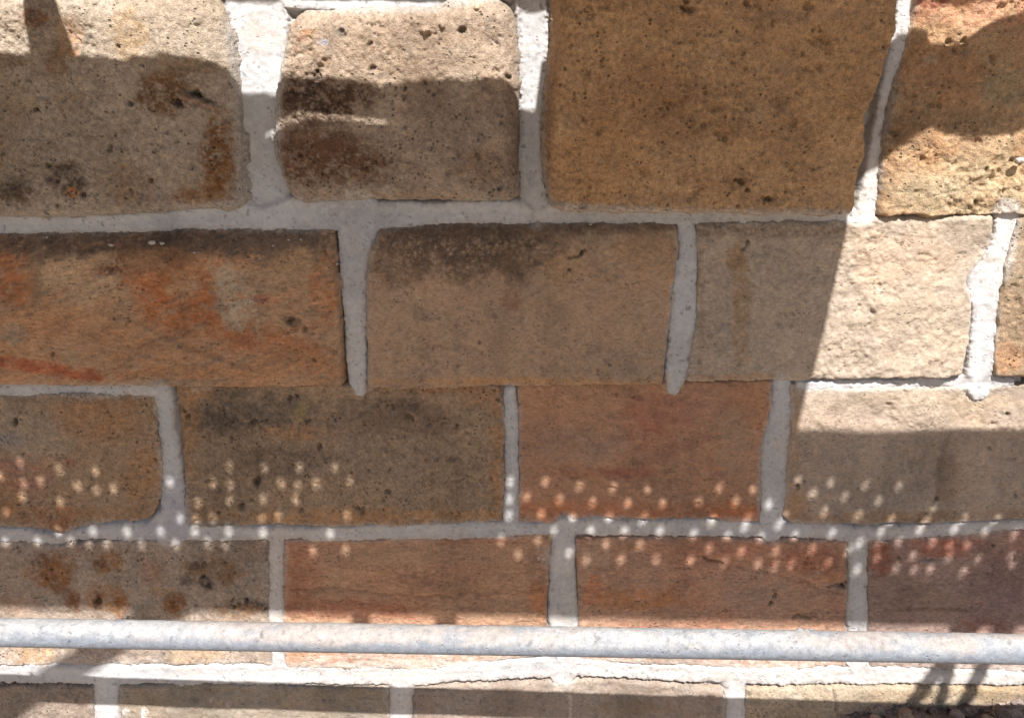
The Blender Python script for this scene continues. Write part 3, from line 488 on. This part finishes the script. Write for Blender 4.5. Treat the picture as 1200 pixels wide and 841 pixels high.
def heap():
    xs = np.linspace(.55, 2.0, 300); ys = np.linspace(-.55, .02, 150); X, Y = np.meshgrid(xs, ys)
    crest = .100*sm(.60, .80, X)*(1-.1*sm(1.3, 2.0, X)) + .022*sm(.95, 1.15, X)
    Z = ZG - .03 + crest*sm(-.5, -.05, Y)**.8*1.0 + .03 + .014*fbm(X*16, Y*16, 421, 5, .62)*sm(.5, .7, X) + .006*fbm(X*60, Y*60, 425, 3)
    edge = sm(.55, .62, X)*sm(-.55, -.45, Y)*sm(2.0, 1.9, X); Z = Z*edge+(ZG-.05)*(1-edge)
    idx = np.arange(X.size).reshape(X.shape)
    F = np.stack([idx[:-1, :-1], idx[:-1, 1:], idx[1:, 1:], idx[1:, :-1]], -1).reshape(-1, 4)
    col = (lin((108, 94, 86))*KS)[None, None]*(1+.25*fbm(X*20, Y*20, 431, 4))[..., None]
    o = mesh_np('soil_heap', np.stack([X, Y, Z], -1).reshape(-1, 3), F, M_soil, None, np.clip(col, 0, 1).reshape(-1, 3)); o['kind'] = 'stuff'
    tag(o, 'low heap of crumbly grey brown soil banked against the right foot of the wall', 'soil')
    rnd = random.Random(5); VV = []; FF = []; CC = []; EX = []; n0 = 0
    zi = lambda x, y: float(Z[np.argmin(abs(ys-y)), np.argmin(abs(xs-x))])
    for k in range(620):
        x = rnd.uniform(.66, 1.5); y = -rnd.random()**1.6*.36-.004; r = rnd.choice([.004, .005, .006, .007, .008, .010, .013, .016])
        if k < 60: r = rnd.uniform(.012, .02)
        Vv, F, cc, ex = lump('c', (x, y, zi(x, y)+r*.35), r, None, None, lin(rnd.choice([(120, 106, 98), (104, 88, 80), (130, 112, 96), (96, 84, 78)]))*KS, 700+k, (rnd.uniform(.8, 1.3), rnd.uniform(.8, 1.3), rnd.uniform(.6, 1)), 6)
        VV.append(Vv); CC.append(cc); FF += [tuple(a+n0 for a in f) for f in F]; EX += [[a+n0 for a in f] for f in ex]; n0 += len(Vv)
    o = mesh_np('soil_clods', np.concatenate(VV), FF, M_soil, None, np.concatenate(CC), extra=EX, smooth=False); o['kind'] = 'stuff'
    tag(o, 'dry clods and grit scattered over the soil heap', 'soil')
heap()

# ------------------------------------------------------------------ the scaffold tube across the foot of the wall
def tube_pts(A, B, R, nseg, nl, lumps=0, seed=0):
    A = np.array(A, float); B = np.array(B, float); d = B-A; Ln = np.linalg.norm(d); d /= Ln
    up = np.array([0, 0, 1.]) if abs(d[2]) < .9 else np.array([0, 1., 0]); s = np.cross(d, up); s /= np.linalg.norm(s); up = np.cross(s, d)
    t = np.linspace(0, 1, nl)[:, None]; a = np.linspace(0, 2*np.pi, nseg, endpoint=False)[None, :]
    ca, sa = np.cos(a)+0*t, np.sin(a)+0*t
    return A, d, s, up, Ln, t+0*a, a+0*t, ca, sa
def tube(name, A, B, R, mat, parent=None, nseg=20, nl=2, colr=None):
    A, d, s, up, Ln, T, a, ca, sa = tube_pts(A, B, R, nseg, nl)
    V = A + d*(T*Ln)[..., None] + (s*ca[..., None]+up*sa[..., None])*R
    idx = np.arange(nl*nseg).reshape(nl, nseg); nx = np.roll(idx, -1, 1)
    F = np.stack([idx[:-1], nx[:-1], nx[1:], idx[1:]], -1).reshape(-1, 4)
    col = None if colr is None else np.tile(colr, (V.size//3, 1))
    o = mesh_np(name, V.reshape(-1, 3), F, mat, parent, col, extra=[list(idx[0][::-1]), list(idx[-1])])
    return o
ZL, ZR, YL, YR = -.880, -.856, -.292, -.356     # height and distance at the two picture edges (x about -/+ .82)
def at_tube(x):
    k = (x+.82)/1.595; return np.array([x, YL+(YR-YL)*k, ZL+(ZR-ZL)*k])
def spattered_tube():
    R = .0218; nl, ns = 1500, 64
    P0, P1 = at_tube(-1.75), at_tube(1.75)
    A, d, s, up, Ln, T, a, ca, sa = tube_pts(P0, P1, R, ns, nl)
    X = T*Ln; arc = a*R
    topk = sm(.0, .80, sa+.45*fbm(X*9, arc*30+3, 601, 4, .6)+.25*fbm(X*60, arc*60, 603, 3))       # where mortar lies
    lay = .0011*topk*(1+.9*fbm(X*45, arc*90, 605, 4, .6))
    lum_ = .0042*sm(.50, .80, fbm(X*42, arc*42, 607, 3))*sm(.2, .8, sa)
    r = R+lay+lum_
    V = A + d*X[..., None] + (s*ca[..., None]+up*sa[..., None])*r[..., None]
    zinc = lin((112, 117, 124)); mort = lin((142, 141, 139)); warm = lin((142, 130, 120))
    n = fbm(X*16, arc*40, 611, 4); n2 = fbm(X*3, arc*3, 613, 2); n3 = fbm(X*120, arc*120, 617, 3)
    m = mort*(1-sm(-.1, .5, n+n2)[..., None]*.7)+warm*(sm(-.1, .5, n+n2)[..., None]*.7)
    bare = sm(.10, .45, fbm(X*28+5, arc*60, 619, 4, .65))*.55
    k = np.clip(topk*(1-bare)+.12*n3, 0, 1)[..., None]
    col = zinc*(1+.12*n3)[..., None]*(1-k)+m*k*(1+.1*n3)[..., None]
    col = col*(1-.35*sm(.55, .8, fbm(X*90, arc*90, 623, 2)))[..., None]
    idx = np.arange(nl*ns).reshape(nl, ns); nx = np.roll(idx, -1, 1)
    F = np.stack([idx[:-1], nx[:-1], nx[1:], idx[1:]], -1).reshape(-1, 4)
    t = empty('scaffold_tube', 'galvanised tube spattered with white mortar, crossing in front of the wall foot', 'tube', tuple(P0))
    o = mesh_np('pipe', V.reshape(-1, 3)-P0, F, M_zinc, t, np.clip(col, 0, .85).reshape(-1, 3), extra=[list(idx[0][::-1]), list(idx[-1])])
    return t
spattered_tube()

# ------------------------------------------------------------------ scaffold deck overhead: it throws the shade
HD = .45
m, n_, l_, b_ = newmat('steel_zinc', .45); b_.inputs['Metallic'].default_value = .6; b_.inputs['Base Color'].default_value = (.42, .43, .45, 1)
tx = n_.new('ShaderNodeTexNoise'); tx.inputs['Scale'].default_value = 30; cr_ = n_.new('ShaderNodeValToRGB'); cr_.color_ramp.elements[0].color = (.33, .33, .34, 1); cr_.color_ramp.elements[1].color = (.52, .52, .54, 1)
l_.new(tx.outputs[0], cr_.inputs[0]); l_.new(cr_.outputs[0], b_.inputs['Base Color']); M_steel = m
m, n_, l_, b_ = newmat('scaffold_timber', .8)
tc = n_.new('ShaderNodeTexCoord'); mp = n_.new('ShaderNodeMapping'); mp.inputs['Scale'].default_value = (1.5, 40, 40); tx = n_.new('ShaderNodeTexNoise'); tx.inputs['Scale'].default_value = 3; tx.inputs['Detail'].default_value = 6
cr_ = n_.new('ShaderNodeValToRGB'); cr_.color_ramp.elements[0].color = (.22, .14, .08, 1); cr_.color_ramp.elements[1].color = (.50, .37, .23, 1)
l_.new(tc.outputs['Object'], mp.inputs[0]); l_.new(mp.outputs[0], tx.inputs['Vector']); l_.new(tx.outputs[0], cr_.inputs[0]); l_.new(cr_.outputs[0], b_.inputs['Base Color']); M_wood = m

def sheet(name, outline, z0, thick, mat, holes=(), parent=None):
    """flat piece with holes: outline and holes are lists of (x, y)"""
    cu = bpy.data.curves.new(name, 'CURVE'); cu.dimensions = '2D'; cu.fill_mode = 'BOTH'; cu.extrude = thick/2
    for pl in [outline]+list(holes):
        sp_ = cu.splines.new('POLY'); sp_.points.add(len(pl)-1); sp_.use_cyclic_u = True
        for i, q in enumerate(pl): sp_.points[i].co = (q[0], q[1], 0, 1)
    tmp = bpy.data.objects.new('tmp', cu); C.objects.link(tmp); bpy.context.view_layer.update()
    me = bpy.data.meshes.new_from_object(tmp.evaluated_get(bpy.context.evaluated_depsgraph_get()))
    bpy.data.objects.remove(tmp); bpy.data.curves.remove(cu)
    me.materials.clear(); me.materials.append(mat); me.name = name
    o = bpy.data.objects.new(name, me); C.objects.link(o); o.location = (0, 0, z0-thick/2)
    if parent: o.parent = parent; o.location = (o.location - parent.location) if parent.location.length else o.location
    return o
def bp(u, v, y, z=HD):
    q = tosun(unproj(u, v, y), z); return (float(q[0]), float(q[1]))
bpy.context.view_layer.update(); DG = bpy.context.evaluated_depsgraph_get()
def wall_point(u, v):
    """the point of the built wall relief seen at this spot of the photograph"""
    o = Vector((0, -CAM_D, 0)); d = (Vector(unproj(u, v, 0.).tolist())-o).normalized()
    ok, loc, *_ = S.ray_cast(DG, o, d)
    return np.array(loc) if ok else unproj(u, v, -.01)
def bps(u, v, z=HD):
    q = tosun(wall_point(u, v), z); return (float(q[0]), float(q[1]))
YF1, YD = -.040, -.036
XE = 1.9
# perforated steel plank
DOTS = [(23,541,.6),(69,549,.9),(0,557,1),(28,566,.6),(47,563,.9),(26,581,1),(70,587,1),(91,569,1),(112,551,.9),(113,574,.6),(133,572,1),(8,600,.6),(6,635,1),(44,634,1),(69,623,1),(84,635,1),(104,638,.6),(125,637,1),(109,622,1.05),(149,623,1),(165,637,1),(188,622,1),(199,564,.9),
 (251,567,.8),(232,589,1),(269,546,.6),(270,568,.7),(269,586,.9),(310,548,.9),(351,547,.9),(392,547,.7),(329,565,1),(349,568,.6),(370,565,1),(308,584,.9),(347,585,1),(211,607,.9),(230,608,.8),(249,606,.9),(307,607,.6),(326,604,.8),(228,622,1.05),(268,622,1.05),(308,624,1.05),(206,637,1),(244,637,1),(264,639,.8),(387,624,1),(366,644,1),
 (410,563,.55),(407,603,.6),(405,643,1),(587,632,1),(598,564,.9),(597,584,.9),(596,603,.95),
 (639,564,.9),(679,569,.9),(718,572,.8),(759,573,.6),(617,581,1.1),(656,585,1),(695,587,.9),(736,589,.95),(777,589,1),(634,602,1),(671,606,1),(713,607,1),(754,607,1),(649,621,.8),(692,621,1),(732,622,1),(773,622,1),(630,633,1),(667,647,.8),(710,637,1),(750,638,1),(607,649,1),(687,656,1),(728,655,1),(769,655,1),
 (843,571,.8),(882,573,.7),(818,589,.95),(862,587,1),(901,590,1),(935,562,.7),(952,578,1),(973,565,.7),(990,581,.9),(967,599,1),(920,604,.6),(834,610,1.1),(876,606,.6),(873,616,1),(913,614,.9),(813,625,1),(852,628,1),(890,631,1.05),(932,627,1),(975,624,1),(831,642,.95),(869,645,1),(909,645,1.05),(952,643,1),(992,645,1),(809,656,1),(849,658,1),(888,660,1),(908,663,.9),(928,660,.9),(971,658,1),
 (1014,568,.5),(1054,569,.6),(1030,586,.9),(1006,603,1),(1045,608,1),(1091,595,.9),(1086,608,.9),(1131,606,.6),(1170,606,.5),(1007,636,1),(1004,667,1),(1033,622,.8),(1078,620,.9),(1119,619,.9),(1154,623,.9),(1189,626,1),(1053,635,1),(1093,635,1.1),(1113,638,.7),(1133,638,.9),(1029,638,.7),(1028,653,1.05),(1070,651,1),(1112,652,1.1),(1146,655,.7),(1050,665,1),(1071,667,.8),(1090,666,1),(1130,669,1),(1185,650,.7),(1186,660,.8)]
holes = []
for (u, v, k) in DOTS:
    yy = -.012
    cx, cy = bps(u, v); rr = .0067*(.62+.38*k)
    holes.append([(cx+rr*math.cos(a), cy+rr*math.sin(a)) for a in [-2*math.pi*i/10 for i in range(10)]])
ZLIP = HD-.03
plank = empty('steel_plank', 'perforated galvanised steel scaffold plank, outermost of the deck overhead', 'plank')
in_l, in_r = bp(0, 495, -.014), bp(1200, 503, -.014)
ou_l, ou_m, ou_r = bp(0, 711, -.010, ZLIP), bp(600, 722, -.010, ZLIP), bp(1200, 735, -.010, ZLIP)
def ext(a, b, x): return (x, a[1]+(b[1]-a[1])*(x-a[0])/(b[0]-a[0]))
outl = [ext(in_l, in_r, -XE), ext(in_l, in_r, XE), ext(ou_m, ou_r, XE), ou_m, ext(ou_l, ou_m, -XE)]
sheet('tread', outl, HD, .002, M_steel, holes, plank)
def strip_wall(name, a, b, z0, z1, th, mat, parent):
    a = np.array(a); b = np.array(b); d = (b-a)/np.linalg.norm(b-a); nn = np.array([-d[1], d[0]])*th/2
    q = [a-nn, b-nn, b+nn, a+nn]; V = [(p[0], p[1], z0) for p in q]+[(p[0], p[1], z1) for p in q]
    return mesh_np(name, V, [(0, 3, 2, 1), (4, 5, 6, 7), (0, 1, 5, 4), (1, 2, 6, 5), (2, 3, 7, 6), (3, 0, 4, 7)], mat, parent, smooth=False)
strip_wall('rim', outl[3], outl[2], ZLIP, HD-.002, .003, M_steel, plank); strip_wall('rim', outl[4], outl[3], ZLIP, HD-.002, .003, M_steel, plank)
strip_wall('rim', outl[0], outl[1], ZLIP, HD-.002, .003, M_steel, plank)
for (a, b2, vb) in ((412, 434, 738), (509, 536, 739), (1112, 1131, 756), (1162, 1189, 757)):
    v0 = 714+(a/1200)*20
    sheet('hook', [bp(a, v0, -.010, ZLIP), bp(b2, v0, -.010, ZLIP), bp(b2, vb, -.010, ZLIP), bp(a, vb, -.010, ZLIP)][::-1], ZLIP, .004, M_steel, (), plank)
# timber boards left of the opening
e0, e1 = bp(1000, 250, -.022), bp(935, 500, -.010)
def edge_x(y): return e0[0]+(e1[0]-e0[0])*(y-e0[1])/(e1[1]-e0[1])
yin = -.34
ymid = -.565
# near board, unseen: edge shaped for upper shadow line, slit for sun streak
top_pts = [(-400, 66), (0, 64), (90, 64), (200, 67), (250, 70), (300, 66), (350, 84), (380, 86), (415, 92), (445, 97), (452, 91), (520, 88), (560, 90), (632, 90), (640, 30), (660, 22), (800, 22), (1040, 22)]
tp = [bp(u, v, YF1) for u, v in top_pts]
ylow = ymid
c1 = bp(1016, 186, YD); c2 = bp(1092, 146, YD); c3 = bp(1140, 152, YD); c4 = bp(1200, 141, YD)
up_r = [bp(u, v, YD) for u, v in ((1040, 40), (1070, 12), (1100, 14), (1103, 33), (1135, 34), (1165, 18), (1200, 4), (1420, -10))]
near_outline = [(-XE, tp[0][1])]+tp+up_r+[(XE, up_r[-1][1]), (XE, c4[1]), c4, c3, c2, c1, (edge_x(ylow), ylow), (-XE, ylow)]
slit = [(311, 158, 1.8), (318, 153.5, 2.6), (325, 148, 2.8), (333, 142, 2.8), (345, 135.5, 3.0), (365, 134.5, 2.8), (400, 136.5, 2.4), (430, 141, 2.4), (450, 141.5, 2.6), (455, 142, 1.2)]
hs = []
spine = [bps(u, v) for (u, v, h) in slit]
def side(k, sg):
    a = np.array(spine[max(0, k-1)]); b = np.array(spine[min(len(spine)-1, k+1)]); d = (b-a)/np.linalg.norm(b-a)
    q = np.array(spine[k])+sg*np.array([-d[1], d[0]])*slit[k][2]*.00135; return (float(q[0]), float(q[1]))
hole = [side(k, 1) for k in range(len(slit))]+[side(k, -1) for k in range(len(slit))][::-1]
b1 = sheet('timber_board', near_outline[::-1], HD, .004, M_wood, [hole])
tag(b1, 'thin unseen plywood deck sheet nearest the wall, outline and slit shaped for its shadow', 'board', 'boards of the deck overhead')
yin_edge = ext(in_l, in_r, 0.)[1]
y_l, y_r = ext(in_l, in_r, -XE)[1], ext(in_l, in_r, edge_x(-.8))[1]
b2_ = sheet('timber_board', [(-XE, ymid+.012), (edge_x(ymid), ymid+.012), (edge_x(y_r), y_r-.004), (-XE, y_l-.004)][::-1], HD+.0075, .004, M_wood)
tag(b2_, 'thin plywood deck sheet between the slit sheet and the steel plank', 'board', 'boards of the deck overhead')
# board against the wall: the sun slips between it and the deck
wl = [bp(u, v, YF1) for u, v in ((-500, -76), (0, -74), (250, -74), (400, -66), (600, -62), (650, -60))]
b3 = sheet('timber_board', [(-XE, wl[0][1])]+wl+[(wl[-1][0]+.02, -.06), (-XE, -.06)], HD, .03, M_wood)
tag(b3, 'narrow timber board lying close against the wall face overhead', 'board', 'boards of the deck overhead')
b4 = sheet('timber_board', [bp(1085, -38, YD), bp(1300, -40, YD), (XE, bp(1300, -40, YD)[1]), (XE, -.06), (bp(1085, -38, YD)[0], -.06)], HD, .03, M_wood)
tag(b4, 'short timber board against the wall beyond the proud block overhead', 'board', 'boards of the deck overhead')
oc = sheet('shadow_offcut', [bp(24, -16, YF1, HD+.03), bp(58, -16, YF1, HD+.03), bp(91, 74, YF1, HD+.03), bp(38, 74, YF1, HD+.03)], HD+.034, .016, M_wood)  # unseen piece added for the slanting shadow at top left
tag(oc, 'unseen tapered offcut added over the deck gap to cast the top left shadow', 'offcut')

# scaffold frame that carries it, outside the picture
fr = empty('scaffold', 'galvanised scaffold of uprights and cross tubes carrying the deck', 'scaffold', (0, 0, ZG))
colz = lin((150, 152, 158))*1.2
for x in (-1.66, 1.66):
    for y in (-.245, -1.36):
        if y == -.245: y = at_tube(x)[1]+.052
        tube('upright', (x, y, -.02), (x, y, 1.5-ZG), .0242, M_zinc, fr, colr=colz)
    tube('cross_tube', (x, -.08, HD-.060-ZG), (x, -1.45, HD-.060-ZG), .0242, M_zinc, fr, colr=colz)
# raking brace left and unseen rods added at right throw slanting shadows at wall foot
def wp(u, v, k, y=-.012):
    P = unproj(u, v, y); return P - LV*(k-abs(y))
t = tube('brace_tube', wp(215, 701, 1.17), wp(-330, 1038, 1.34), .0235, M_zinc, None, colr=colz)
tag(t, 'galvanised raking brace tube at the left outer edge of the deck', 'tube')
for (a, b2, r, lab) in (((1141, 733), (1059, 835), .017, 'leftmost of three unseen rods added to cast slanting shadows'), ((1122, 762), (1097, 832), .013, 'short middle one of three unseen rods added to cast slanting shadows'), ((1184, 728), (1121, 836), .0165, 'rightmost of three unseen rods added to cast slanting shadows')):
    t = tube('shadow_rod', wp(*a, 1.02), wp(*b2, .96), r, M_zinc, None, 10, colr=colz); tag(t, lab, 'rod', 'unseen rods added for their shadows')  # unseen, added only for the slanting shadows at lower right
